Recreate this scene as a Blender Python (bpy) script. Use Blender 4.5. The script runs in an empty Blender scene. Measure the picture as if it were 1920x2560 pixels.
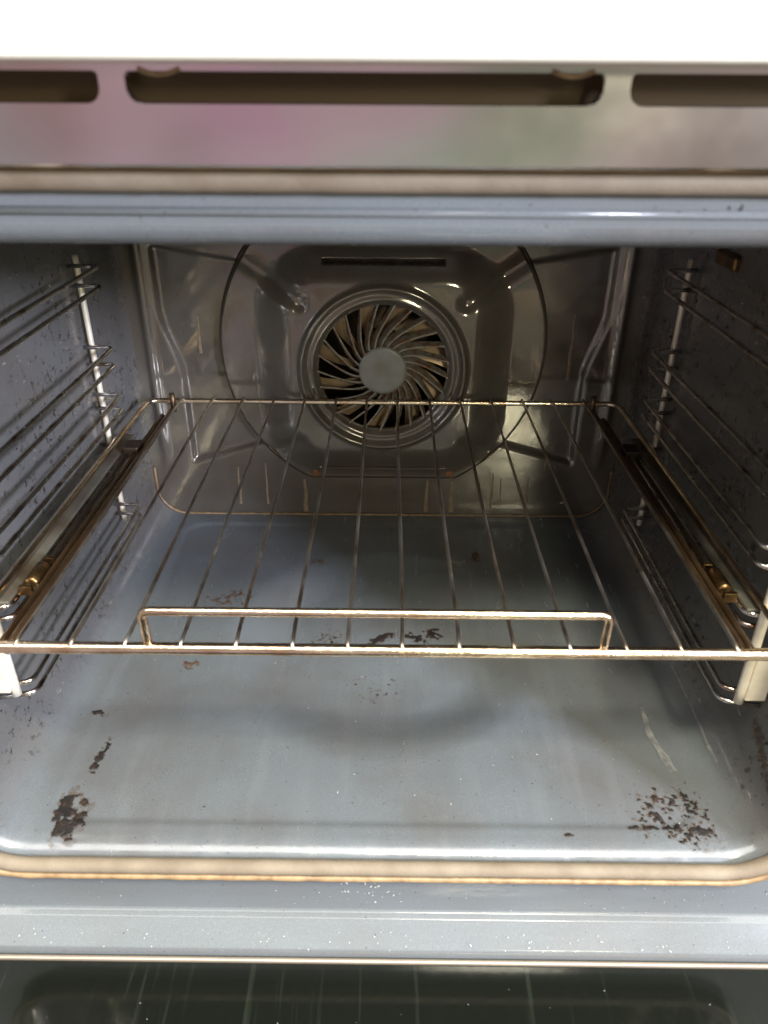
import bpy, math, random
from mathutils import Vector, Matrix, noise

random.seed(7)
scene = bpy.context.scene
R = math.radians

# ------------------------------------------------------------------ camera
cam_d = bpy.data.cameras.new("camera")
cam = bpy.data.objects.new("camera", cam_d)
scene.collection.objects.link(cam)
scene.camera = cam
CAM = Vector((0.006, 0.0, 0.396))
PITCH, YAW, ROLL = R(29.3), R(0.35), R(0.35)
fwd = Vector((-math.sin(YAW) * math.cos(PITCH), math.cos(YAW) * math.cos(PITCH), -math.sin(PITCH)))
rgt = Vector((math.cos(YAW), math.sin(YAW), 0))
upv = rgt.cross(fwd)
r2 = rgt * math.cos(ROLL) + upv * math.sin(ROLL)
u2 = -rgt * math.sin(ROLL) + upv * math.cos(ROLL)
cam.matrix_world = Matrix(((r2.x, u2.x, -fwd.x, CAM.x), (r2.y, u2.y, -fwd.y, CAM.y),
                           (r2.z, u2.z, -fwd.z, CAM.z), (0, 0, 0, 1)))
cam_d.sensor_fit = 'HORIZONTAL'
cam_d.sensor_width = 36
cam_d.lens = 35.15
cam_d.clip_start = 0.01
cam_d.clip_end = 50
cam_d.dof.use_dof = True
cam_d.dof.focus_distance = 0.62
cam_d.dof.aperture_fstop = 14

# ------------------------------------------------------------------ world and lamps
world = bpy.data.worlds.new("World")
scene.world = world
world.use_nodes = True
wn, wl = world.node_tree.nodes, world.node_tree.links
wn.clear()
w_out = wn.new('ShaderNodeOutputWorld')
w_bg = wn.new('ShaderNodeBackground')
w_tc = wn.new('ShaderNodeTexCoord')
w_nz = wn.new('ShaderNodeTexVoronoi')
w_nz.feature = 'SMOOTH_F1'
w_nz.inputs['Scale'].default_value = 6.5
w_nz.inputs['Smoothness'].default_value = 0.1
w_nz.inputs['Randomness'].default_value = 1.0
w_mx = wn.new('ShaderNodeMix')
w_mx.data_type = 'RGBA'
w_mx.blend_type = 'MIX'
w_mx.inputs[0].default_value = 0.55
w_mx.inputs[7].default_value = (0.54, 0.41, 0.32, 1)
w_hs = wn.new('ShaderNodeHueSaturation')
w_hs.inputs['Saturation'].default_value = 0.58
w_hs.inputs['Value'].default_value = 1.0
wl.new(w_tc.outputs['Generated'], w_nz.inputs['Vector'])
wl.new(w_nz.outputs['Color'], w_hs.inputs['Color'])
wl.new(w_hs.outputs['Color'], w_mx.inputs[6])
wl.new(w_mx.outputs[2], w_bg.inputs['Color'])
w_bg.inputs['Strength'].default_value = 0.58
wl.new(w_bg.outputs[0], w_out.inputs[0])


def area(name, loc, target, sx, sy, power, col):
    d = bpy.data.lights.new(name, 'AREA')
    d.shape = 'RECTANGLE'
    d.size, d.size_y = sx, sy
    d.energy = power
    d.color = col
    o = bpy.data.objects.new(name, d)
    scene.collection.objects.link(o)
    o.location = loc
    o.rotation_euler = (Vector(target) - Vector(loc)).to_track_quat('-Z', 'Y').to_euler()
    return o


area("window_light", (0.36, -0.85, 1.95), (0, 0.45, 0.1), 0.42, 0.34, 54, (1.0, 0.94, 0.74))
area("back_glint_light", (0.55, -1.60, 0.78), (0, 0.60, 0.16), 0.24, 0.22, 9, (1.0, 0.97, 0.70))  # low lamp added for highlights on the fan cover and back wall
area("side_window_light", (1.40, -0.95, 0.80), (-0.2, 0.5, 0.18), 0.26, 0.30, 80, (0.76, 0.80, 1.0))
area("ceiling_light", (0.0, -0.25, 2.4), (0, 0.15, 0.0), 3.4, 2.0, 118, (1.0, 0.985, 0.95))

scene.view_settings.view_transform = 'Standard'
scene.view_settings.look = 'None'
scene.view_settings.exposure = 0.30
scene.view_settings.gamma = 1.0
scene.render.resolution_x, scene.render.resolution_y = 768, 1024
scene.render.engine = 'CYCLES'
scene.cycles.use_denoising = True
scene.cycles.max_bounces = 8
scene.cycles.glossy_bounces = 5
scene.cycles.sample_clamp_indirect = 4


# ------------------------------------------------------------------ materials
class NT:
    def __init__(self, name):
        m = bpy.data.materials.new(name)
        m.use_nodes = True
        self.m, self.n, self.l = m, m.node_tree.nodes, m.node_tree.links
        self.b = self.n['Principled BSDF']
        self.geo = self.n.new('ShaderNodeNewGeometry')

    def set(self, **k):
        for a, v in k.items():
            self.b.inputs[a.replace('_', ' ')].default_value = v
        return self

    def pos(self, scale=(1, 1, 1), rot=(0, 0, 0)):
        mp = self.n.new('ShaderNodeMapping')
        mp.inputs['Scale'].default_value = scale
        mp.inputs['Rotation'].default_value = rot
        self.l.new(self.geo.outputs['Position'], mp.inputs['Vector'])
        return mp.outputs[0]

    def noise(self, scale, detail=4, stretch=(1, 1, 1), rough=0.55, rot=(0, 0, 0)):
        t = self.n.new('ShaderNodeTexNoise')
        t.inputs['Scale'].default_value = scale
        t.inputs['Detail'].default_value = detail
        t.inputs['Roughness'].default_value = rough
        self.l.new(self.pos(stretch, rot), t.inputs['Vector'])
        return t.outputs[0]

    def ramp(self, src, a, b, va=0.0, vb=1.0):
        r = self.n.new('ShaderNodeMapRange')
        r.inputs[1].default_value, r.inputs[2].default_value = a, b
        r.inputs[3].default_value, r.inputs[4].default_value = va, vb
        self.l.new(src, r.inputs[0])
        return r.outputs[0]

    def mix(self, fac, c0, c1):
        x = self.n.new('ShaderNodeMix')
        x.data_type = 'RGBA'
        for i, c in ((0, fac), (6, c0), (7, c1)):
            if hasattr(c, 'links') or hasattr(c, 'is_linked'):
                self.l.new(c, x.inputs[i])
            elif isinstance(c, (int, float)):
                x.inputs[i].default_value = c
            else:
                x.inputs[i].default_value = (*c, 1) if len(c) == 3 else c
        return x.outputs[2]

    def math(self, op, a, b):
        x = self.n.new('ShaderNodeMath')
        x.operation = op
        for i, c in ((0, a), (1, b)):
            if isinstance(c, (int, float)):
                x.inputs[i].default_value = c
            else:
                self.l.new(c, x.inputs[i])
        return x.outputs[0]

    def color(self, src):
        self.l.new(src, self.b.inputs['Base Color'])
        return self

    def rough(self, src):
        self.l.new(src, self.b.inputs['Roughness'])
        return self

    def metal(self, src):
        self.l.new(src, self.b.inputs['Metallic'])
        return self

    def bump(self, src, strength=0.2, dist=0.001):
        x = self.n.new('ShaderNodeBump')
        x.inputs['Strength'].default_value = strength
        x.inputs['Distance'].default_value = dist
        self.l.new(src, x.inputs['Height'])
        self.l.new(x.outputs[0], self.b.inputs['Normal'])
        return self


def enamel(name, base, speck, film, film_amt, rough_lo, rough_hi, streak=None, metallic=0.0, ior=1.5, grime=0.0):
    t = NT(name)
    t.set(Metallic=metallic, IOR=ior)
    sp = t.ramp(t.noise(2600, 1), 0.60, 0.72)                 # enamel fleck
    c = t.mix(t.math('MULTIPLY', sp, 0.45), base, speck)
    big = t.ramp(t.noise(9, 5), 0.42, 0.72)                   # brown baked-on film
    c = t.mix(t.math('MULTIPLY', big, film_amt), c, film)
    st = t.ramp(t.noise(9, 5, streak or (1, 1, 1)), 0.50, 0.85)   # dried cleaning streaks
    c = t.mix(t.math('MULTIPLY', st, 0.09), c, (0.42, 0.43, 0.42))
    dots = t.ramp(t.noise(420, 2), 0.70, 0.76)                # small soot dots
    c = t.mix(t.math('MULTIPLY', dots, 0.7), c, (0.02, 0.014, 0.01))
    if grime:                                                 # spatter and scratch glints on the upright walls
        sx = t.n.new('ShaderNodeSeparateXYZ')
        t.l.new(t.geo.outputs['Normal'], sx.inputs[0])
        up = t.ramp(t.math('ABSOLUTE', sx.outputs[0], 0), .5, .95)
        c = t.mix(t.math('MULTIPLY', up, .5), c, (0.100, 0.083, 0.068))   # grease-brown tint with the walls' warm shade painted in
        sp1 = t.math('MULTIPLY', t.ramp(t.noise(170, 5, rough=.7), .56, .64), t.ramp(t.noise(14, 3), .34, .55))
        c = t.mix(t.math('MULTIPLY', t.math('MULTIPLY', sp1, up), grime), c, (0.030, 0.022, 0.016))
        sp2 = t.ramp(t.noise(260, 4, (1, .35, 1)), .66, .74)  # pale scratches, their glints put into the colour
        c = t.mix(t.math('MULTIPLY', t.math('MULTIPLY', sp2, up), .6), c, (0.40, 0.36, 0.30))
    t.color(c)
    r = t.ramp(t.noise(28, 5, streak and tuple(q ** .5 for q in streak) or (1, 1, 1)), 0.3, 0.75, rough_lo, rough_hi)
    if grime:                                                 # wipe marks and fine scratches
        wipe = t.noise(20, 3, (5, .5, 1), rough=.5, rot=(0, 0, .45))
        r = t.math('ADD', r, t.ramp(wipe, .40, .72, .0, .08))
    t.rough(r)
    t.bump(t.noise(70, 4), 0.16, 0.0014)
    return t.m


M = {}
M['enamel'] = enamel('grey_enamel', (0.122, 0.136, 0.144), (0.32, 0.34, 0.35), (0.085, 0.066, 0.050), 0.50, 0.12, 0.28, (6, 0.7, 1), 0.0, 1.75, 0.9)
M['enamel_back'] = enamel('back_enamel', (0.170, 0.155, 0.130), (0.28, 0.26, 0.23), (0.13, 0.092, 0.060), 0.75, 0.06, 0.19, (4, 1, .6), 0.50, 1.8)
M['enamel_frame'] = enamel('frame_enamel', (0.143, 0.156, 0.159), (0.36, 0.38, 0.40), (0.12, 0.10, 0.08), 0.25, 0.09, 0.22, (.6, 3, 3), 0.0, 1.42)

t = NT('brushed_steel').set(Metallic=1.0)
t.color(t.mix(t.ramp(t.noise(14, 3, (.5, 2, 2)), .35, .7), (0.74, 0.68, 0.65), (0.62, 0.56, 0.53)))
t.rough(t.ramp(t.noise(25, 4), .3, .7, .11, .18))
M['steel'] = t.m

t = NT('chrome_wire').set(Metallic=1.0)
ox = t.ramp(t.noise(22, 5), .35, .68)
t.color(t.mix(ox, (0.52, 0.49, 0.44), (0.27, 0.19, 0.12)))
t.rough(t.ramp(t.noise(80, 4), .3, .7, .32, .5))
t.bump(t.noise(500, 3), .25, .0005)
M['rack_wire'] = t.m

t = NT('rack_chrome_bright').set(Metallic=1.0)
ox = t.ramp(t.noise(60, 5), .42, .78)
t.color(t.mix(ox, (0.95, 0.80, 0.60), (0.50, 0.28, 0.15)))
t.rough(t.ramp(t.noise(120, 4), .3, .7, .13, .28))
t.bump(t.noise(420, 3), .3, .0006)
M['rack_bar'] = t.m

t = NT('support_chrome').set(Metallic=1.0)
ox = t.ramp(t.noise(60, 5), .50, .70)
t.color(t.mix(ox, (0.74, 0.71, 0.66), (0.20, 0.10, 0.05)))
t.rough(t.ramp(t.noise(90, 3), .3, .7, .12, .3))
M['support'] = t.m

t = NT('cream_glare_steel').set(Metallic=0.3)  # posts' bright reflection put into the base colour; bracket plate is beige
t.color(t.mix(t.ramp(t.noise(50, 4), .35, .7), (0.90, 0.84, 0.70), (0.66, 0.56, 0.42)))
t.rough(t.ramp(t.noise(90, 3), .3, .7, .3, .5))
M['cream_glare'] = t.m

t = NT('brown_tarnished_steel').set(Metallic=0.85)
t.color(t.mix(t.ramp(t.noise(40, 5, (1, .4, 1)), .35, .68), (0.085, 0.046, 0.022), (0.21, 0.135, 0.075)))
t.rough(t.ramp(t.noise(50, 4), .3, .7, .25, .5))
t.bump(t.noise(600, 3), .3, .0005)
M['brown_steel'] = t.m

t = NT('dull_olive_steel').set(Metallic=0.7)
t.color(t.mix(t.ramp(t.noise(30, 5), .35, .7), (0.24, 0.23, 0.19), (0.13, 0.10, 0.07)))
t.rough(t.ramp(t.noise(70, 4), .3, .7, .35, .55))
M['olive'] = t.m

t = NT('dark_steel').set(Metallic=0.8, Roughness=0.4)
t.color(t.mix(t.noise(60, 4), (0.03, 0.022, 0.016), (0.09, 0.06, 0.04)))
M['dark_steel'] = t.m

t = NT('brass').set(Metallic=1.0)
t.color(t.mix(t.ramp(t.noise(120, 4), .35, .7), (0.26, 0.16, 0.07), (0.11, 0.065, 0.03)))
t.rough(t.ramp(t.noise(100, 3), .3, .7, .25, .45))
M['brass'] = t.m

t = NT('gasket_fibre').set(Roughness=0.75)
t.color(t.mix(t.ramp(t.noise(45, 5), .35, .72), (0.215, 0.175, 0.122), (0.155, 0.118, 0.078)))
t.bump(t.noise(900, 3, (1, 1, 1)), .4, .0006)
M['gasket'] = t.m

t = NT('gasket_edge').set(Roughness=0.45)
t.color(t.mix(t.ramp(t.noise(160, 4), .35, .72), (0.30, 0.20, 0.10), (0.17, 0.105, 0.05)))
M['gasket_edge'] = t.m

t = NT('fan_tan_metal').set(Metallic=0.35, Roughness=0.45)
t.color(t.mix(t.ramp(t.noise(60, 4), .35, .72), (0.74, 0.54, 0.34), (0.46, 0.29, 0.15)))
M['fan'] = t.m

t = NT('vane_enamel')
t.color(t.mix(t.ramp(t.noise(160, 4), .42, .66), (0.21, 0.20, 0.17), (0.17, 0.085, 0.04)))
t.rough(t.ramp(t.noise(90, 3), .3, .7, .18, .35))
M['vane'] = t.m

t = NT('hub_enamel')
t.color(t.mix(t.ramp(t.noise(60, 4), .4, .75), (0.22, 0.225, 0.215), (0.17, 0.15, 0.12)))
t.set(Roughness=0.32)
M['hub'] = t.m

t = NT('rust').set(Roughness=0.8)
t.color(t.mix(t.ramp(t.noise(300, 4), .35, .7), (0.24, 0.11, 0.045), (0.10, 0.045, 0.02)))
M['rust'] = t.m

t = NT('grease_drip').set(Roughness=0.35)
t.color(t.mix(t.ramp(t.noise(200, 4), .35, .7), (0.27, 0.20, 0.13), (0.15, 0.11, 0.07)))
M['drip'] = t.m

t = NT('char').set(Roughness=0.6)
t.color(t.mix(t.ramp(t.noise(260, 4), .5, .75), (0.010, 0.008, 0.007), (0.045, 0.022, 0.012)))
t.bump(t.noise(900, 3), .6, .0006)
M['char'] = t.m

t = NT('brown_crumb').set(Roughness=0.7)
t.color(t.mix(t.ramp(t.noise(260, 4), .4, .7), (0.10, 0.048, 0.025), (0.06, 0.032, 0.02)))
M['crumb'] = t.m

t = NT('burnt_film').set(Roughness=0.35)
t.color(t.mix(t.noise(200, 4), (0.16, 0.10, 0.055), (0.10, 0.065, 0.04)))
t.l.new(t.ramp(t.noise(180, 5), .35, .75, .05, .55), t.b.inputs['Alpha'])
M['stain'] = t.m

t = NT('pale_dust').set(Roughness=0.9)
t.color(t.mix(t.noise(300, 2), (0.55, 0.53, 0.49), (0.36, 0.34, 0.31)))
M['dust'] = t.m

t = NT('control_panel_paint').set(Roughness=0.3)
t.color(t.mix(t.noise(20, 3), (0.80, 0.76, 0.64), (0.74, 0.70, 0.57)))
M['panel'] = t.m

t = NT('duct_brown').set(Roughness=0.5, Metallic=0.4)
t.color(t.mix(t.noise(30, 4, (.3, 1, 1)), (0.085, 0.052, 0.020), (0.045, 0.028, 0.011)))
M['duct'] = t.m

t = NT('door_glass_dark').set(IOR=1.4)
sm = t.ramp(t.noise(16, 4, (9, .4, 1)), .60, .80)
t.color(t.mix(t.math('MULTIPLY', sm, .22), (0.006, 0.007, 0.005), (0.07, 0.085, 0.06)))
t.rough(t.ramp(t.noise(30, 4, (6, .5, 1)), .3, .7, .05, .14))
M['glass'] = t.m

t = NT('door_edge').set(Roughness=0.4, Metallic=0.5)
t.color(t.mix(t.noise(40, 3), (0.40, 0.34, 0.27), (0.30, 0.25, 0.19)))
M['door_edge'] = t.m


# ------------------------------------------------------------------ mesh helpers
def link(name, me, mat=None, parent=None, smooth=True):
    if mat is not None:
        me.materials.clear()
        me.materials.append(M[mat])
    if smooth:
        for p in me.polygons:
            p.use_smooth = True
    o = bpy.data.objects.new(name, me)
    scene.collection.objects.link(o)
    if parent is not None:
        o.parent = parent
    return o


def mesh(name, v, f, mat, parent=None, smooth=True):
    me = bpy.data.meshes.new(name)
    me.from_pydata([tuple(p) for p in v], [], f)
    me.update()
    return link(name, me, mat, parent, smooth)


def thing(name, label, cat, loc=(0, 0, 0), group=None):
    o = bpy.data.objects.new(name, None)
    o.empty_display_size = 0.02
    scene.collection.objects.link(o)
    o.location = loc
    return tag(o, label, cat, group)


def tag(o, label, cat, group=None, kind=None):
    o['label'] = label
    o['category'] = cat
    if group:
        o['group'] = group
    if kind:
        o['kind'] = kind
    return o


def fillet(pts, rad, seg=6, closed=False):
    out = []
    n = len(pts)
    for i, p in enumerate(pts):
        p = Vector(p)
        if not closed and i in (0, n - 1):
            out.append(p)
            continue
        a, b = Vector(pts[i - 1]), Vector(pts[(i + 1) % n])
        d0, d1 = (a - p), (b - p)
        r = min(rad, d0.length * .49, d1.length * .49)
        d0.normalize()
        d1.normalize()
        ang = d0.angle(d1)
        L = r / math.tan(ang / 2)
        L = min(L, (a - p).length * .49, (b - p).length * .49)
        q0, q1 = p + d0 * L, p + d1 * L
        for k in range(seg + 1):
            s = k / seg
            out.append(q0 * (1 - s) ** 2 + p * 2 * s * (1 - s) + q1 * s * s)
    return out


def tube_geo(pts, rad, sides=10, closed=False, squash=(1, 1), wob=0.0, seed=0):
    pts = [Vector(p) for p in pts]
    n = len(pts)
    v, f = [], []
    prev = None
    for i, p in enumerate(pts):
        if closed:
            tg = pts[(i + 1) % n] - pts[i - 1]
        else:
            tg = pts[min(i + 1, n - 1)] - pts[max(i - 1, 0)]
        tg.normalize()
        if prev is None:
            ref = Vector((0, 0, 1)) if abs(tg.z) < .9 else Vector((0, 1, 0))
            nx = ref - tg * ref.dot(tg)
        else:
            nx = prev - tg * prev.dot(tg)
        nx.normalize()
        prev = nx
        ny = tg.cross(nx)
        r = rad
        if wob:
            r = rad * (1 + wob * noise.noise(Vector((p.x * 160 + seed, p.y * 160, p.z * 160))))
        for k in range(sides):
            a = 2 * math.pi * k / sides
            v.append(p + nx * math.cos(a) * r * squash[0] + ny * math.sin(a) * r * squash[1])
    m = n if closed else n - 1
    for i in range(m):
        for k in range(sides):
            a, b = i * sides + k, i * sides + (k + 1) % sides
            c, d = ((i + 1) % n) * sides + (k + 1) % sides, ((i + 1) % n) * sides + k
            f.append((a, b, c, d))
    if not closed:
        f.append(tuple(range(sides - 1, -1, -1)))
        f.append(tuple((n - 1) * sides + k for k in range(sides)))
    return v, f


def subdiv(pts, step):
    out = [Vector(pts[0])]
    for a, b in zip(pts[:-1], pts[1:]):
        a, b = Vector(a), Vector(b)
        k = max(1, int((b - a).length / step))
        for i in range(1, k + 1):
            out.append(a.lerp(b, i / k))
    return out


def tube(name, pts, rad, mat, parent, sides=10, closed=False, squash=(1, 1), wob=0.0, seed=0):
    v, f = tube_geo(pts, rad, sides, closed, squash, wob, seed)
    o = mesh(name, v, f, mat, parent)
    if not closed:                                    # keep end caps crisp
        ps = o.data.polygons
        ps[len(ps) - 1].use_smooth = ps[len(ps) - 2].use_smooth = False
    return o


def box_geo(x0, x1, y0, y1, z0, z1, b=0.0008):
    import bmesh
    bm = bmesh.new()
    bmesh.ops.create_cube(bm, size=1)
    for q in bm.verts:
        q.co = Vector(((x0 + x1) / 2 + q.co.x * (x1 - x0), (y0 + y1) / 2 + q.co.y * (y1 - y0), (z0 + z1) / 2 + q.co.z * (z1 - z0)))
    if b:
        bmesh.ops.bevel(bm, geom=bm.edges[:], offset=b, segments=2, affect='EDGES', profile=.5)
    return bm


def box(name, x0, x1, y0, y1, z0, z1, mat, parent, b=0.0008):
    bm = box_geo(x0, x1, y0, y1, z0, z1, b)
    me = bpy.data.meshes.new(name)
    bm.to_mesh(me)
    bm.free()
    return link(name, me, mat, parent, smooth=False)


def sstep(a, b, x):
    t = max(0.0, min(1.0, (x - a) / (b - a)))
    return t * t * (3 - 2 * t)


# ------------------------------------------------------------------ the oven
HX, ZC, CR = 0.238, 0.3445, 0.030      # cavity half width, ceiling height, corner radius
YB, YF, YFACE = 0.700, 0.302, 0.2885   # back wall, end of straight cavity, front face
oven = thing('oven', 'open built-in oven with grey enamel cavity, fan at the back and dark glass door below', 'oven', (0, YFACE, 0))


def P(o):                              # parts are written in world metres; shift to the empty
    o.location = (-oven.location.x, -oven.location.y, -oven.location.z)
    return o


# cavity liner: one pressed sheet (floor, side walls, ceiling) with flared lip
sec = []
NFL = 132
for i in range(NFL + 1):
    sec.append((-HX + CR + (2 * HX - 2 * CR) * i / NFL, 0.0, 0, -1))


def arc(cx, cz, a0, a1, n=14):
    for i in range(1, n):
        a = a0 + (a1 - a0) * i / n
        sec.append((cx + CR * math.cos(a), cz + CR * math.sin(a), math.cos(a), math.sin(a)))


arc(HX - CR, CR, -math.pi / 2, 0)
for i in range(31):
    sec.append((HX, CR + (ZC - 2 * CR) * i / 30, 1, 0))
arc(HX - CR, ZC - CR, 0, math.pi / 2)
for i in range(31):
    sec.append((HX - CR - (2 * HX - 2 * CR) * i / 30, ZC, 0, 1))
arc(-HX + CR, ZC - CR, math.pi / 2, math.pi)
for i in range(31):
    sec.append((-HX, ZC - CR - (ZC - 2 * CR) * i / 30, -1, 0))
arc(-HX + CR, CR, math.pi, 1.5 * math.pi)
NS = len(sec)


def floor_h(x, y):
    r = math.hypot(x, y - 0.495)
    h = -0.0105 * (1 - sstep(0.080, 0.136, r)) + 0.0026 * math.exp(-(r / 0.045) ** 2)
    sd = min(0.205 - abs(x), y - 0.309)
    cx, cy = max(abs(x) - 0.180, 0), max(0.334 - y, 0) + max(y - 0.655, 0)
    q = 0.025 - math.hypot(cx, cy)
    h += -0.0014 * sstep(-0.0015, 0.0050, q)
    return h + 0.0005 * noise.noise(Vector((x * 14, y * 14, 0)))


ys = [YB + 0.004 - (YB + 0.004 - YF) * i / 190 for i in range(191)]
v, f = [], []
rows = 0
for y in ys:
    for x, z, nx, nz in sec:
        zz = z
        if nz < -0.9 and z < 0.004:
            zz += floor_h(x, y)
        wv = 0.0006 * noise.noise(Vector((y * 9, z * 9, x * 3))) if abs(nx) > .9 else 0
        v.append((x + nx * wv, y, zz))
    rows += 1
NL = 10
LIP = 0.0085
for k in range(1, NL + 1):
    a = math.pi / 2 * k / NL
    for x, z, nx, nz in sec:
        o = LIP * (1 - math.cos(a))
        v.append((x + nx * o, YF - (YF - YFACE) * math.sin(a), z + nz * o))
    rows += 1
for i in range(rows - 1):
    for k in range(NS):
        f.append((i * NS + k, i * NS + (k + 1) % NS, (i + 1) * NS + (k + 1) % NS, (i + 1) * NS + k))
liner = P(mesh('cavity_liner', v, f, 'enamel', oven))

# front frame: flat face round the opening, then the sill that turns out above the door
FX, FT, FB = 0.300, 0.3785, -0.0470
v, f = [], []
for x, z, nx, nz in sec:
    v.append((x + nx * LIP, YFACE, z + nz * LIP))
for x, z, nx, nz in sec:
    ix, iz = x + nx * LIP, z + nz * LIP
    if nx == 0 or (abs(nx) < .72 and nz != 0):
        tz = FT if nz > 0 else FB
        v.append((ix * (FX / (HX + LIP)) if abs(ix) > .2 else ix, YFACE, tz))
    else:
        v.append((FX if nx > 0 else -FX, YFACE, iz))
for k in range(NS):
    f.append((k, (k + 1) % NS, NS + (k + 1) % NS, NS + k))
prof = [(YFACE, FB)]
pp = fillet([(0, YFACE, FB), (0, YFACE, -0.0530), (0, 0.2838, -0.0545), (0, 0.2710, -0.0664), (0, 0.2710, -0.095)], 0.0030, 10)
base = len(v)
NX = 40
for p in pp:
    for i in range(NX + 1):
        v.append((-FX + 2 * FX * i / NX, p.y, p.z))
for j in range(len(pp) - 1):
    for i in range(NX):
        a = base + j * (NX + 1) + i
        f.append((a, a + 1, a + NX + 2, a + NX + 1))
frame = P(mesh('front_frame', v, f, 'enamel_frame', oven))

# folded ridge of the frame above the opening
tube('top_ridge', [(-FX, YFACE - .0004, 0.3578), (FX, YFACE - .0004, 0.3578)], 0.0016, 'enamel_frame', frame, 12)
frame_top = frame.children[0]
frame_top.location = (0, 0, 0)

# door gasket
gw, g0, g1, gr = 0.2475, -0.0062, 0.3690, 0.042


def rrect(hw, z0, z1, r, y, n=14):
    out = []
    for cx, cz, a0 in ((hw - r, z0 + r, -90), (hw - r, z1 - r, 0), (-hw + r, z1 - r, 90), (-hw + r, z0 + r, 180)):
        for i in range(n + 1):
            a = R(a0 + 90 * i / n)
            out.append(Vector((cx + r * math.cos(a), y, cz + r * math.sin(a))))
    out2 = []
    for a, b in zip(out, out[1:] + out[:1]):
        k = max(1, int((b - a).length / .006))
        out2 += [a.lerp(b, i / k) for i in range(k)]
    return out2


gasket = P(tube('door_gasket', rrect(gw, g0, g1, gr, 0.2846), 0.0045, 'gasket', oven, 14, True, wob=.05))
tube('gasket_lip', rrect(gw + .0048, g0 - .0050, g1 + .0048, gr + .0045, 0.2812), 0.0019, 'gasket_edge', gasket, 8, True, wob=.25, seed=4)

# back wall: pressed sheet with raised side fields and fan recess
FZ = 0.1675


def back_h(x, z):
    ax = abs(x)
    zt = 0.262 + (ax - 0.128) * 0.16
    zb = 0.080 - (ax - 0.128) * 0.29
    lim = 0.2115 - 0.016 * sstep(0.22, 0.15, z)
    h = -0.0060 * sstep(-0.002, 0.004, zt - z) * sstep(-0.002, 0.004, z - zb) * sstep(-0.002, 0.0045, lim - ax)
    h += 0.0045 * math.exp(-((ax - 0.2225) / 0.0045) ** 2) * sstep(0.05, 0.10, z)
    r = math.hypot(x, z - FZ)
    h -= 0.034 * (1 - sstep(0.112, 0.120, r))
    return h


v, f = [], []
bx, bz = 260, 190
for j in range(bz + 1):
    z = -0.006 + 0.360 * j / bz
    for i in range(bx + 1):
        x = -0.245 + 0.490 * i / bx
        v.append((x, YB - back_h(x, z), z))
for j in range(bz):
    for i in range(bx):
        a = j * (bx + 1) + i
        f.append((a, a + 1, a + bx + 2, a + bx + 1))
back = P(mesh('back_wall', v, f, 'enamel_back', oven))

# seam between back wall and liner, stained brown
sm_pts = rrect(HX - 0.0012, 0.0006, ZC, CR, YB - 0.0012, 12)
sm_pts = [p for p in sm_pts if p.z < .06]
sm_pts = sorted([p for p in sm_pts if p.x < 0 and p.z > .001], key=lambda p: -p.z) + sorted([p for p in sm_pts if p.z <= .001], key=lambda p: p.x) + sorted([p for p in sm_pts if p.x > 0 and p.z > .001], key=lambda p: p.z)
tube('seam', sm_pts, 0.0012, 'gasket_edge', back, 6, False, wob=.7, seed=2)

# drips on the back wall
drips = [(-.0815, .0420, .003, .0026), (.0465, .0420, .004, .0022), (.0725, .0405, .004, .0024), (.1150, .0500, .006, .0018),
         (-.122, .060, .012, .0012), (-.150, .055, .012, .0014), (.124, .045, .012, .0013),
         (.152, .046, .016, .0018), (-.176, .2100, .174, .0016), (.1805, .2140, .150, .0018), (-.151, .178, .158, .0011), (.168, .079, .055, .0012)]
for k, (x, z0, z1, w) in enumerate(drips):
    pts = []
    n = 12
    hi, lo = max(z0, z1), min(z0, z1)
    for i in range(n + 1):
        z = hi + (lo - hi) * i / n
        xx = x + .0012 * noise.noise(Vector((k * 3.1, z * 60, 0)))
        pts.append(Vector((xx, YB - back_h(xx, z) - .0001, z)))
    vv, ff = tube_geo(pts, w, 8, squash=(1, .25))
    vv = [Vector((p.x, YB - back_h(p.x, p.z) - .0001 + (p.y - (YB - back_h(p.x, p.z))) * .12, p.z)) for p in vv]
    # flattened ribbon that swells towards its lower end
    m2 = []
    for i in range(n + 1):
        s = i / n
        ww = w * (.45 + .55 * s) * (1 + .3 * noise.noise(Vector((k, s * 6, 1))))
        c = pts[i]
        for dx, dy in ((-1, 0), (-.5, -.0003), (.5, -.0003), (1, 0)):
            px = c.x + dx * ww
            m2.append((px, YB - back_h(px, c.z) - .0001 + dy, c.z))
    fc = []
    for i in range(n):
        for q in range(3):
            a = i * 4 + q
            fc.append((a, a + 1, a + 5, a + 4))
    mesh('grease_streak', m2, fc, 'drip', back)

# fan cover: domed pressed plate with grille opening
RH = 0.0605


def rbox_sd(x, z, hw, hh, r):
    qx, qz = abs(x) - hw + r, abs(z) - hh + r
    return math.hypot(max(qx, 0), max(qz, 0)) + min(max(qx, qz), 0) - r


def seg_d(px, pz, ax, az, bx_, bz_):
    dx, dz = bx_ - ax, bz_ - az
    t = max(0, min(1, ((px - ax) * dx + (pz - az) * dz) / (dx * dx + dz * dz)))
    return math.hypot(px - ax - t * dx, pz - az - t * dz)


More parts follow.
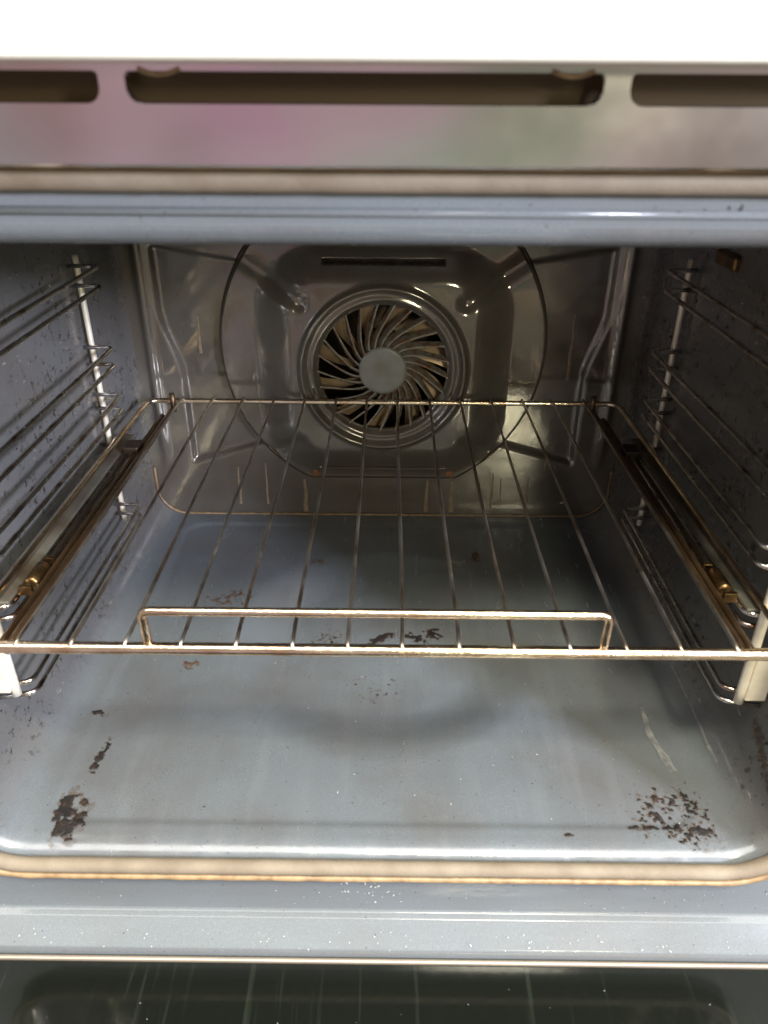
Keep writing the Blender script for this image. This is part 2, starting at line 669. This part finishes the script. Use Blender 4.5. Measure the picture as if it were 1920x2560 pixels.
def cover_h(x, z):
    r = math.hypot(x, z - FZ)
    sd = rbox_sd(x, z - FZ + .001, 0.088, 0.083, 0.034)
    h = 0.0068 + 0.0165 * (1 - sstep(-0.006, 0.034, sd))
    h += 0.0042 * math.exp(-((r - 0.0762) / 0.0032) ** 2) - 0.0010 * math.exp(-((r - 0.0700) / 0.0025) ** 2)
    h -= 0.0045 * (1 - sstep(RH - .0005, 0.0672, r))
    g = min(seg_d(abs(x), z, 0.076, 0.230, 0.140, 0.272), seg_d(abs(x), z, 0.083, 0.092, 0.125, 0.066))
    h -= 0.0042 * math.exp(-(g / 0.0078) ** 2)
    # exhaust slot near the top, thin gap at the bottom
    s1 = max(abs(x) - 0.054, abs(z - 0.2645) - 0.0020)
    h -= 0.016 * (1 - sstep(-.0004, 0.0006, s1))
    s2 = max(abs(x) - 0.063, abs(z - 0.0610) - 0.0004)
    h -= 0.006 * (1 - sstep(-.0003, 0.0006, s2))
    return h


def cover_R(th):
    # large circle (centre a little above the fan), flat bottom
    c, s = math.cos(th), math.sin(th)
    cz, RR = 0.1815 - FZ, 0.1545
    b = cz * s
    r = b + math.sqrt(RR * RR - cz * cz * c * c)
    if s < 0:
        r = min(r, (FZ - 0.0465) / -s)
    if s > 0:
        r = min(r, (0.318 - FZ) / s)
    return r


NA, NR = 640, 150
v, f = [], []
for j in range(NR + 1):
    for i in range(NA):
        th = 2 * math.pi * i / NA
        r = RH + (cover_R(th) - RH) * j / NR
        x, z = r * math.cos(th), FZ + r * math.sin(th)
        h = cover_h(x, z)
        e = cover_R(th) - r
        h -= 0.0030 * (1 - sstep(0, .0028, e))
        v.append((x, YB - h, z))
# rim turned in behind the grille, and down to the wall at the outside
for i in range(NA):
    th = 2 * math.pi * i / NA
    v.append((RH * math.cos(th), YB - cover_h(RH * math.cos(th), FZ + RH * math.sin(th)) + .004, FZ + RH * math.sin(th)))
for i in range(NA):
    th = 2 * math.pi * i / NA
    r = cover_R(th)
    v.append((r * math.cos(th), YB + .001, FZ + r * math.sin(th)))
for j in range(NR):
    for i in range(NA):
        a, b = j * NA + i, j * NA + (i + 1) % NA
        f.append((b, a, a + NA, b + NA))
o1, o2 = (NR + 1) * NA, (NR + 2) * NA
for i in range(NA):
    f.append((i, (i + 1) % NA, o1 + (i + 1) % NA, o1 + i))
    f.append((NR * NA + (i + 1) % NA, NR * NA + i, o2 + i, o2 + (i + 1) % NA))
cover = P(mesh('fan_cover', v, f, 'enamel_back', oven))

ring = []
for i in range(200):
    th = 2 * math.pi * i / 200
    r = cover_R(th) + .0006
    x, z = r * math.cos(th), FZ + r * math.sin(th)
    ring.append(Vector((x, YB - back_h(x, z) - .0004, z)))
tube('cover_edge_shade', ring, .0016, 'dark_steel', cover, 8, True)  # dark tube added as the shade in the gap round the cover

# grille vanes, hub and screws (sub-parts of the cover)
YG = YB - 0.0190
v, f = [], []
NSG = 12
for i in range(NSG + 1):
    s = i / NSG
    r = 0.0205 + (0.0618 - 0.0205) * s
    th = -0.64 * s - 0.10 * math.sin(math.pi * s) + 0.32
    tw = 0.0009 + 0.0016 * (1 - s)          # lean of the vane
    cx, cz = r * math.cos(th), r * math.sin(th)
    px, pz = -math.sin(th), math.cos(th)
    w = 0.00085
    for yy, o in ((-0.0032, -tw), (0.0036, tw)):
        for sg in (-1, 1):
            v.append((cx + px * (sg * w + o), yy, cz + pz * (sg * w + o)))
for i in range(NSG):
    a = i * 4
    f += [(a, a + 1, a + 5, a + 4), (a + 3, a + 2, a + 6, a + 7), (a + 2, a, a + 4, a + 6), (a + 1, a + 3, a + 7, a + 5)]
f += [(0, 2, 3, 1), (NSG * 4, NSG * 4 + 1, NSG * 4 + 3, NSG * 4 + 2)]
vane_me = bpy.data.meshes.new('grille_vane')
vane_me.from_pydata(v, [], f)
vane_me.update()
vane_me.materials.append(M['vane'])
NV = 25
for k in range(NV):
    o = bpy.data.objects.new('grille_vane', vane_me)
    scene.collection.objects.link(o)
    o.parent = cover
    o.location = (0, YG, FZ)
    o.rotation_euler = (0, 2 * math.pi * k / NV + .03, 0)


def lathe(name, prof, mat, parent, loc, n=64, smooth=True):
    """profile of (radius, y) turned about the y axis"""
    v, f = [], []
    for r, y in prof:
        for k in range(n):
            a = 2 * math.pi * k / n
            v.append((r * math.cos(a), y, r * math.sin(a)))
    for j in range(len(prof) - 1):
        for k in range(n):
            f.append((j * n + k, j * n + (k + 1) % n, (j + 1) * n + (k + 1) % n, (j + 1) * n + k))
    f.append(tuple(range(n - 1, -1, -1)))
    f.append(tuple((len(prof) - 1) * n + k for k in range(n)))
    o = mesh(name, v, f, mat, parent, smooth)
    o.location = loc
    return o


lathe('grille_hub', [(0.0195, -.0048), (0.0220, -.0043), (0.0228, -.0030), (0.0228, .0035)], 'hub', cover, (0, YG, FZ))
for x in (-.0690, .0690):
    z = .0525
    lathe('screw', [(0.0016, -.0016), (0.0036, -.0012), (0.0042, .0000), (0.0044, .002)], 'rust', cover, (x, YB - cover_h(x, z), z), 20)

# fan wheel behind the grille
wheel = P(lathe('fan_wheel', [(0.0180, -.002), (0.0260, .0), (0.0300, .010)], 'dark_steel', oven, (0, 0, 0), 40))
wheel.location = (0, YB + .006 - YFACE, FZ)
v, f = [], []
for i in range(7):
    s = i / 6
    r = 0.024 + 0.042 * s
    th = -.34 * s
    wd = .30 - .04 * s
    for q in (-1, -.3, .3, 1):
        a = th + q * wd * .5
        v.append((r * math.cos(a), -.006 + q * .0045 + .0015 * (q * q), r * math.sin(a)))
for i in range(6):
    for q in range(3):
        a = i * 4 + q
        f.append((a, a + 1, a + 5, a + 4))
bl_me = bpy.data.meshes.new('fan_blade')
bl_me.from_pydata(v, [], f)
bl_me.update()
bl_me.materials.append(M['fan'])
for p in bl_me.polygons:
    p.use_smooth = True
for k in range(11):
    o = bpy.data.objects.new('fan_blade', bl_me)
    scene.collection.objects.link(o)
    o.parent = wheel
    o.rotation_euler = (0, 2 * math.pi * k / 11 + .2, 0)

lathe('chamber_shade', [(0.116, .0), (0.116, .004)], 'dark_steel', wheel, (0, .022, 0), 48)  # dark disc added, the recess's shade put into its colour

# vent strip with three long slots under the control panel
VY, VZ0, VZ1 = 0.2715, 0.3745, 0.4060
SZ0, SZ1, SR = 0.3921, 0.4012, 0.0046

slots = [(-0.2900, -0.0865), (-0.0781, 0.0728), (0.0811, 0.2900)]


def slot_poly(x0, x1):
    out = []
    for cx, cz, a0 in ((x1 - SR, SZ0 + SR, -90), (x1 - SR * .35, SZ1 - SR * .35, 0), (x0 + SR * .35, SZ1 - SR * .35, 90), (x0 + SR, SZ0 + SR, 180)):
        r = SR if a0 in (-90, 180) else SR * .35
        for i in range(7):
            a = R(a0 + 15 * i)
            out.append((cx + r * math.cos(a), cz + r * math.sin(a)))
    return out


import bmesh
bm = bmesh.new()
outer = [bm.verts.new((x, VY, z)) for x, z in ((-.30, VZ0), (.30, VZ0), (.30, VZ1), (-.30, VZ1))]
loops = [outer]
for x0, x1 in slots:
    loops.append([bm.verts.new((x, VY, z)) for x, z in slot_poly(x0, x1)])
edges = []
for lp in loops:
    for a, b in zip(lp, lp[1:] + lp[:1]):
        edges.append(bm.edges.new((a, b)))
bmesh.ops.triangle_fill(bm, use_beauty=True, use_dissolve=False, edges=edges)
for lp in loops[1:]:                     # rolled inner edge of each slot
    prev = lp
    cxm = sum(q.co.x for q in lp) / len(lp)
    for dy, sh in ((.0006, .00025), (.0014, .0004), (.0045, .0004)):
        cur = []
        for q in lp:
            z = q.co.z + (sh if q.co.z < .397 else -sh)
            cur.append(bm.verts.new((q.co.x + (sh if q.co.x < cxm else -sh), VY + dy, z)))
        n = len(lp)
        for i in range(n):
            bm.faces.new((prev[i], prev[(i + 1) % n], cur[(i + 1) % n], cur[i]))
        prev = cur
# strip turns back to the frame at the bottom
lo = [bm.verts.new((x, y, z)) for x, y, z in ((-.30, VY + .0012, VZ0 - .0010), (.30, VY + .0012, VZ0 - .0010), (.30, YFACE, VZ0 - .0010), (-.30, YFACE, VZ0 - .0010))]
bm.faces.new((outer[0], outer[1], lo[1], lo[0]))
bm.faces.new(lo)
bmesh.ops.recalc_face_normals(bm, faces=bm.faces[:])
me = bpy.data.meshes.new('vent_strip')
bm.to_mesh(me)
bm.free()
strip = P(link('vent_strip', me, 'steel', oven, smooth=False))
# duct behind the slots
v = [(-.295, VY + .0165, .380), (.295, VY + .0165, .380), (.295, VY + .0125, .4075), (-.295, VY + .0125, .4075),
     (-.295, VY + .0046, .3905), (.295, VY + .0046, .3905), (.295, VY + .0165, .3895), (-.295, VY + .0165, .3895)]
mesh('duct', v, [(0, 1, 2, 3), (4, 5, 6, 7)], 'duct', strip, smooth=False)
# bent fixing clips showing at the top edge of the middle slot
for x in (-.0670, .0625):
    pts = [Vector((x - .0065 + .013 * i / 8, VY - .0006, SZ1 + .0006 - .0016 * math.sin(math.pi * i / 8))) for i in range(9)]
    tube('fixing_clip', pts, .0007, 'gasket_edge', strip, 8)

# control panel above, rounded lower edge
pp = fillet([(0, VY, 0.4058), (0, 0.2520, 0.4030), (0, 0.2520, 0.520), (0, 0.30, 0.520)], 0.0030, 8)
v, f = [], []
for p in pp:
    for i in range(3):
        v.append((-.30 + .30 * i, p.y, p.z))
for j in range(len(pp) - 1):
    for i in range(2):
        a = j * 3 + i
        f.append((a, a + 1, a + 4, a + 3))
panel = P(mesh('control_panel', v, f, 'panel', oven))

# door, let down below the opening
door = P(box('door', -.298, .298, -.150, .2700, -.104, -.0762, 'door_edge', oven, .0015))
box('door_glass', -.290, .290, -.142, .2666, -.0764, -.0735, 'glass', door, .0006)
box('door_trim', -.298, .298, .2670, .2698, -.0764, -.0722, 'door_edge', door, .0010)

# small bronze hook plate at the top of the cavity wall
box('hook_plate', .2330, .2395, .515, .548, .292, .302, 'brass', liner, .002)

# ------------------------------------------------------------------ side shelf supports
levels = [(.2795, .2650), (.2166, .2030), (.1770, .1650), (.1320, .1235), (.0745, .0650)]
YP, YPF = 0.5835, 0.3600
for side, lab in ((-1, 'chrome wire shelf support ladder on the left cavity wall'),
                  (1, 'chrome wire shelf support ladder on the right cavity wall')):
    g = thing('shelf_support', lab, 'shelf support', (side * .232, YP, .055), 'wire shelf supports on the cavity walls')
    off = Vector((side * .232, YP, .055))

    def L(pts):
        return [Vector(p) - off for p in pts]
    tube('post', L(subdiv([(side * .2325, YP + .0035, .287), (side * .2325, YP + .0035, .056)], .01)), .0023, 'cream_glare', g, 12)
    tube('post', L(subdiv([(side * .2235, .3490, .330), (side * .2235, .3490, .068)], .01)), .0029, 'cream_glare', g, 12)
    for lv in levels:
        for z in lv:
            k = random.uniform(-.0006, .0006)
            pts = fillet([(side * .2375, YP + k, z), (side * .2145, YP + k, z), (side * .2145, YPF + k - .006, z), (side * .2375, YPF - .010, z - .001)], .0075, 6)
            tube('guide_wire', L(subdiv(pts, .02)), .0017, 'support', g, 10, wob=.08, seed=z * 90)

# ------------------------------------------------------------------ telescopic runners
RZ = 0.1400                              # rack plane
for side, lab in ((-1, 'tarnished brown telescopic runner under the left edge of the rack'),
                  (1, 'tarnished brown telescopic runner under the right edge of the rack')):
    g = thing('telescopic_runner', lab, 'runner', (side * .206, .34, .128), 'telescopic runners carrying the rack')
    off = Vector((side * .206, .34, .128))

    def L(pts):
        return [Vector(p) - off for p in pts]

    def B(name, x0, x1, y0, y1, z0, z1, mat, b=.0008):
        a, c = sorted((side * x0, side * x1))
        o = box(name, a, c, y0, y1, z0, z1, mat, g, b)
        o.location = -off
        return o
    B('outer_rail', .2140, .2285, .352, .598, .1338, .1362, 'olive', .0009)
    tube('inner_rail', L(subdiv([(side * .1955, .3085, .1366), (side * .1955, .652, .1366)], .012)), .0026, 'brown_steel', g, 12, wob=.10, seed=1)
    tube('inner_rail', L(subdiv([(side * .2015, .3100, .1358), (side * .2015, .640, .1358)], .012)), .0020, 'brown_steel', g, 12, wob=.10, seed=5)
    tube('slide_rod', L(subdiv([(side * .2085, .395, .1350), (side * .2085, .560, .1350)], .012)), .0017, 'dark_steel', g, 10)
    o = lathe('roller', [(.0034, -.0100), (.0046, -.0090), (.0046, .0090), (.0034, .0100)], 'brass', g, Vector((side * .2085, .380, .1360)) - off, 24)
    B('roller_tab', .2030, .2085, .3925, .3955, .1365, .1405, 'brass', .0006)
    B('roller_tab', .2045, .2125, .3625, .3655, .1330, .1395, 'brass', .0006)
    B('rear_clip', .1985, .2115, .556, .573, .1315, .1420, 'dark_steel', .0015)
    tube('stop_pin', L(subdiv([(side * .1945, .655, .134), (side * .1945, .655, .1520)], .006)), .0024, 'brown_steel', g, 10)
    B('front_bracket', .2250, .2375, .3450, .3472, .0720, .1120, 'cream_glare', .0007)

# ------------------------------------------------------------------ the rack
rack = thing('wire_rack', 'tarnished chrome wire rack with raised front handle resting on the runners', 'oven rack', (0, .3075, RZ))
roff = Vector((0, .3075, RZ))


def LR(pts):
    return [Vector(p) - roff for p in pts]


YR0, YR1, RXW = 0.3075, 0.6680, 0.2215
pts = fillet([(-RXW, YR0 + .002, RZ), (-RXW, YR1, RZ), (RXW, YR1, RZ), (RXW, YR0 + .002, RZ)], .0125, 8)
tube('frame', LR(subdiv(pts, .008)), .0025, 'rack_bar', rack, 12, wob=.07, seed=3)
tube('front_bar', LR(subdiv([(-RXW - .002, YR0, RZ), (RXW + .002, YR0, RZ)], .006)), .0034, 'rack_bar', rack, 12, wob=.08, seed=8)
for i in range(14):
    x = -.1890 + .02908 * i + random.uniform(-.0006, .0006)
    sag = random.uniform(-.0006, .0006)
    pts = [(x, YR0 - .0020, RZ + .0024), (x, YR0 + .004, RZ + .0032)]
    for k in range(1, 30):
        s = k / 30
        pts.append((x + .0004 * math.sin(s * 5 + i), YR0 + .004 + (YR1 - YR0 - .007) * s, RZ + .0032 + sag * math.sin(math.pi * s)))
    pts += [(x, YR1 - .003, RZ + .0032), (x, YR1 + .0024, RZ + .0028)]
    tube('cross_wire', LR(pts), .00115, 'rack_wire', rack, 8, wob=.14, seed=i * 7)
hp = fillet([(-.1190, YR0 + .0005, RZ + .001), (-.1196, YR0 - .0002, RZ + .0245), (.1196, YR0 - .0002, RZ + .0245), (.1190, YR0 + .0005, RZ + .001)], .005, 7)
tube('handle', LR(subdiv(hp, .005)), .0024, 'rack_bar', rack, 12, wob=.08, seed=11)


# ------------------------------------------------------------------ burnt residue, crumbs and dust
def floor_z(x, y):
    return floor_h(x, y) if y > YF else 0.0


def residue(name, label, cx, cy, hw, hl, ang, thr, seed, mat='char', cell=.0007, height=.0005, freq=220, aniso=1.0, halo=.30):
    """ragged crust: cells of a noise field inside an ellipse, raised a little above the enamel"""
    ca, sa = math.cos(ang), math.sin(ang)
    v, f, idx = [], [], {}
    nx, ny = int(hw / cell) + 1, int(hl / cell) + 1

    def val(i, j):
        a, b = i * cell, j * cell
        q = (a / hw) ** 2 + (b / hl) ** 2
        return noise.fractal(Vector((a * freq + seed, b * freq * aniso, seed * 1.7)), 1.0, 2.0, 3) + .55 * (1 - q) - thr if q < 3 else -9

    def vert(i, j):
        if (i, j) not in idx:
            a, b = (i + .35 * noise.noise(Vector((i * .9, j * .9, seed)))) * cell, (j + .35 * noise.noise(Vector((i * .9, j * .9, seed + 9)))) * cell
            x, y = cx + a * ca - b * sa, cy + a * sa + b * ca
            e = max(0, min(1, val(i, j) * 3.5))
            idx[(i, j)] = len(v)
            v.append((x - cx, y - cy, floor_z(x, y) + .00012 + height * e))
        return idx[(i, j)]
    for i in range(-nx, nx):
        for j in range(-ny, ny):
            if val(i + .5, j + .5) > 0:
                f.append((vert(i, j), vert(i + 1, j), vert(i + 1, j + 1), vert(i, j + 1)))
    nf = len(f)
    hidx = {}

    def hvert(i, j):
        if (i, j) not in hidx:
            x, y = cx + i * cell * ca - j * cell * sa, cy + i * cell * sa + j * cell * ca
            hidx[(i, j)] = len(v)
            v.append((x - cx, y - cy, floor_z(x, y) + .00007))
        return hidx[(i, j)]
    for i in range(int(-1.6 * nx), int(1.6 * nx)):
        for j in range(int(-1.6 * ny), int(1.6 * ny)):
            if val(i + .5, j + .5) > -halo:
                f.append((hvert(i, j), hvert(i + 1, j), hvert(i + 1, j + 1), hvert(i, j + 1)))
    o = mesh(name, v, f, mat)
    o.data.materials.append(M['stain'])
    for p in o.data.polygons[nf:]:
        p.material_index = 1
    o.location = (cx, cy, 0)
    return tag(o, label, 'burnt residue', kind='stuff')


residue('burnt_crust', 'large ragged black-brown burnt crust in the front left floor corner', -.1915, .3130, .0105, .0175, .25, .14, 3.1, freq=170, height=.0006, cell=.0005)
residue('burnt_smear', 'narrow black burnt smear behind the front left crust', -.1890, .3635, .0026, .0150, -.10, .12, 7.7, freq=260)
residue('burnt_speck', 'small black burnt speck near the left floor edge, under the support', -.2030, .4030, .0048, .0030, .2, .15, 12.4, freq=300)
residue('burnt_flakes', 'long diagonal black burnt flakes in the floor centre left of the middle wire', .0010, .5020, .0125, .0040, .62, .16, 21.0, freq=230)
residue('burnt_flakes', 'black burnt flakes in the floor centre just right of the middle wire', .0290, .5060, .0110, .0050, -.35, .24, 26.3, freq=260)
residue('burnt_flakes', 'black burnt flakes farthest right in the floor centre cluster', .0455, .5110, .0070, .0070, .3, .20, 28.9, freq=260)
residue('burnt_specks', 'tiny scattered black specks left of the floor centre behind the front bar', -.0430, .5020, .0220, .0130, .2, .90, 33.0, freq=330)
residue('burnt_specks', 'tiny scattered black specks in the floor dish in front of the front bar', -.0030, .4430, .0330, .0260, .1, 1.18, 41.0, freq=300)
residue('burnt_speckle', 'dense brown-black speckled burn in the front right floor corner', .1900, .3190, .0270, .0240, .2, .60, 52.0, freq=280)
residue('burnt_speckle', 'sparse black specks trailing towards the front right lip', .1960, .3080, .0180, .0050, 0, .55, 55.0, freq=260)
residue('burnt_edge_stain', 'thin tan and black burnt line left of the front right burn', .1680, .3105, .0120, .0024, .05, .42, 58.0, freq=300, halo=.5)
residue('burnt_speck', 'small black speck on the front lip right of centre', .1180, .3045, .0030, .0012, 0, .0, 61.0, freq=260)
residue('rust_crumbs', 'reddish brown crumbs on the left floor below the front bar', -.1500, .4570, .0075, .0050, .4, .40, 70.0, mat='crumb', freq=260, height=.0006)
residue('rust_crumbs', 'scattered reddish crumbs on the left floor behind the handle', -.1350, .5480, .0230, .0150, .3, .72, 73.0, mat='crumb', freq=240, height=.0006)
residue('rust_crumbs', 'two small reddish crumbs on the right rear floor', .0925, .6200, .0045, .0130, 0, .48, 79.0, mat='crumb', freq=220, height=.0006)
residue('rust_crumbs', 'faint reddish crumbs on the rear floor left of the middle wire', -.0600, .6090, .0110, .0060, 0, .68, 83.0, mat='crumb', freq=260, height=.0005)

# pale dust and lint on the sill and floor
rnd = random.Random(5)
v, f = [], []


def fleck(p, n, sz):
    n = Vector(n)
    a = n.orthogonal().normalized()
    b = n.cross(a)
    th = rnd.uniform(0, 6.28)
    ax = a * math.cos(th) + b * math.sin(th)
    bx_ = n.cross(ax)
    l, w = sz * rnd.uniform(.6, 1.8), sz * rnd.uniform(.3, .8)
    base = len(v)
    for s, t in ((-1, -.4), (-.2, -1), (1, -.3), (.5, .9), (-.6, .7)):
        v.append(Vector(p) + n * (.0001 + .0002 * rnd.random()) + ax * s * l + bx_ * t * w)
    f.append(tuple(range(base, base + 5)))


for k in range(70):
    x = rnd.uniform(-.26, .26)
    fleck((x, YFACE - .0002, rnd.uniform(-.052, -.014)), (0, -1, 0), .00035 * rnd.uniform(.4, 1.6))
for k in range(80):
    x = rnd.uniform(-.26, .26)
    s = rnd.random()
    fleck((x, .2785 - .0090 * s, -.0587 - .0055 * s), (0, -.5, .86), .00035 * rnd.uniform(.4, 1.8))
for k in range(40):
    fleck((rnd.gauss(0.0, .012), YFACE - .0002, rnd.uniform(-.045, -.014)), (0, -1, 0), .0008 * rnd.uniform(.4, 1.6))
for k in range(70):
    x, y = rnd.uniform(-.2, .2), .31 + .36 * rnd.random() ** 1.5
    fleck((x, y, floor_z(x, y)), (0, 0, 1), .00032 * rnd.uniform(.4, 1.9))
for k in range(40):
    fleck((rnd.uniform(-.27, .27), rnd.uniform(.20, .254), -.0735), (0, 0, 1), .00032 * rnd.uniform(.4, 1.6))
dust = mesh('dust', v, f, 'dust', None, smooth=False)
tag(dust, 'pale dust flecks and lint on the sill, floor and door glass', 'dust', kind='stuff')

# soot specks: on the frame above the opening and over the right-hand wall
v, f = [], []
for k in range(46):
    x = .150 + rnd.gauss(0, .022)
    fleck((x, YFACE - .0002, .3600 + rnd.gauss(0, .0012) + (x - .15) * .02), (0, -1, 0), .0007 * rnd.uniform(.4, 1.6))
tag(mesh('soot_specks', v, f, 'char', None, smooth=False), 'dark soot specks on the frame above the opening, right side', 'soot', kind='stuff')
v, f = [], []
for k in range(420):
    y, z = rnd.uniform(.31, .68), rnd.uniform(.04, .26)
    fleck((HX - .0008, y, z), (-1, 0, 0), .0010 * rnd.uniform(.3, 1.8))
tag(mesh('soot_specks', v, f, 'char', None, smooth=False), 'dark soot specks spattered over the right cavity wall', 'soot', kind='stuff')
v, f = [], []
for k in range(230):
    y, z = rnd.uniform(.31, .68), rnd.uniform(.05, .24)
    fleck((-HX + .0008, y, z), (1, 0, 0), .0009 * rnd.uniform(.3, 1.5))
tag(mesh('soot_specks', v, f, 'char', None, smooth=False), 'dark soot specks spattered over the left cavity wall', 'soot', kind='stuff')
v, f = [], []
for k in range(90):
    s_ = rnd.random()
    fleck((HX - .0008, .318 + .030 * s_ + rnd.gauss(0, .0022), .031 + .022 * s_ + rnd.gauss(0, .0022)), (-1, 0, 0), .0011 * rnd.uniform(.4, 1.5))
tag(mesh('rust_stain', v, f, 'crumb', None, smooth=False), 'brown rust streak low on the right wall beside the front lip', 'rust', kind='stuff')

# dried pale drips near the right edge of the floor
t = NT('dried_drip').set(Roughness=0.5)
t.color(t.mix(t.noise(150, 4), (0.42, 0.41, 0.38), (0.30, 0.29, 0.27)))
t.l.new(t.ramp(t.noise(120, 5), .35, .65, .05, .6), t.b.inputs['Alpha'])
M['dried'] = t.m


def ribbon(name, label, pts, w, nrm):
    pts = subdiv(pts, .003)
    nrm = Vector(nrm).normalized()
    v, f = [], []
    for i, p in enumerate(pts):
        tg = (pts[min(i + 1, len(pts) - 1)] - pts[max(i - 1, 0)]).normalized()
        sd = tg.cross(nrm)
        ww = w * (.3 + 1.0 * abs(noise.noise(Vector((i * .23, w * 900, 2)))) + .5 * i / len(pts))
        c = p + sd * w * .8 * noise.noise(Vector((i * .17, 5, w * 700))) + nrm * .0003
        for q, h in ((-1, 0), (-.4, .0002), (.4, .0002), (1, 0)):
            v.append(c + sd * q * ww + nrm * h)
    for i in range(len(pts) - 1):
        for q in range(3):
            a = i * 4 + q
            f.append((a, a + 1, a + 5, a + 4))
    return tag(mesh(name, v, f, 'dried'), label, 'drip stain', kind='stuff')


ribbon('dried_drip', 'wide pale dried drip on the right part of the floor', [(.1945, .414, .0), (.1925, .392, .0), (.1945, .375, .0), (.1985, .354, .0)], .0030, (0, 0, 1))
ribbon('dried_drip', 'thin pale dried line along the right floor corner', [(.2275, .455, .0078), (.2275, .425, .0078), (.2270, .388, .0074), (.2262, .356, .0068)], .0010, (-.7, 0, .7))
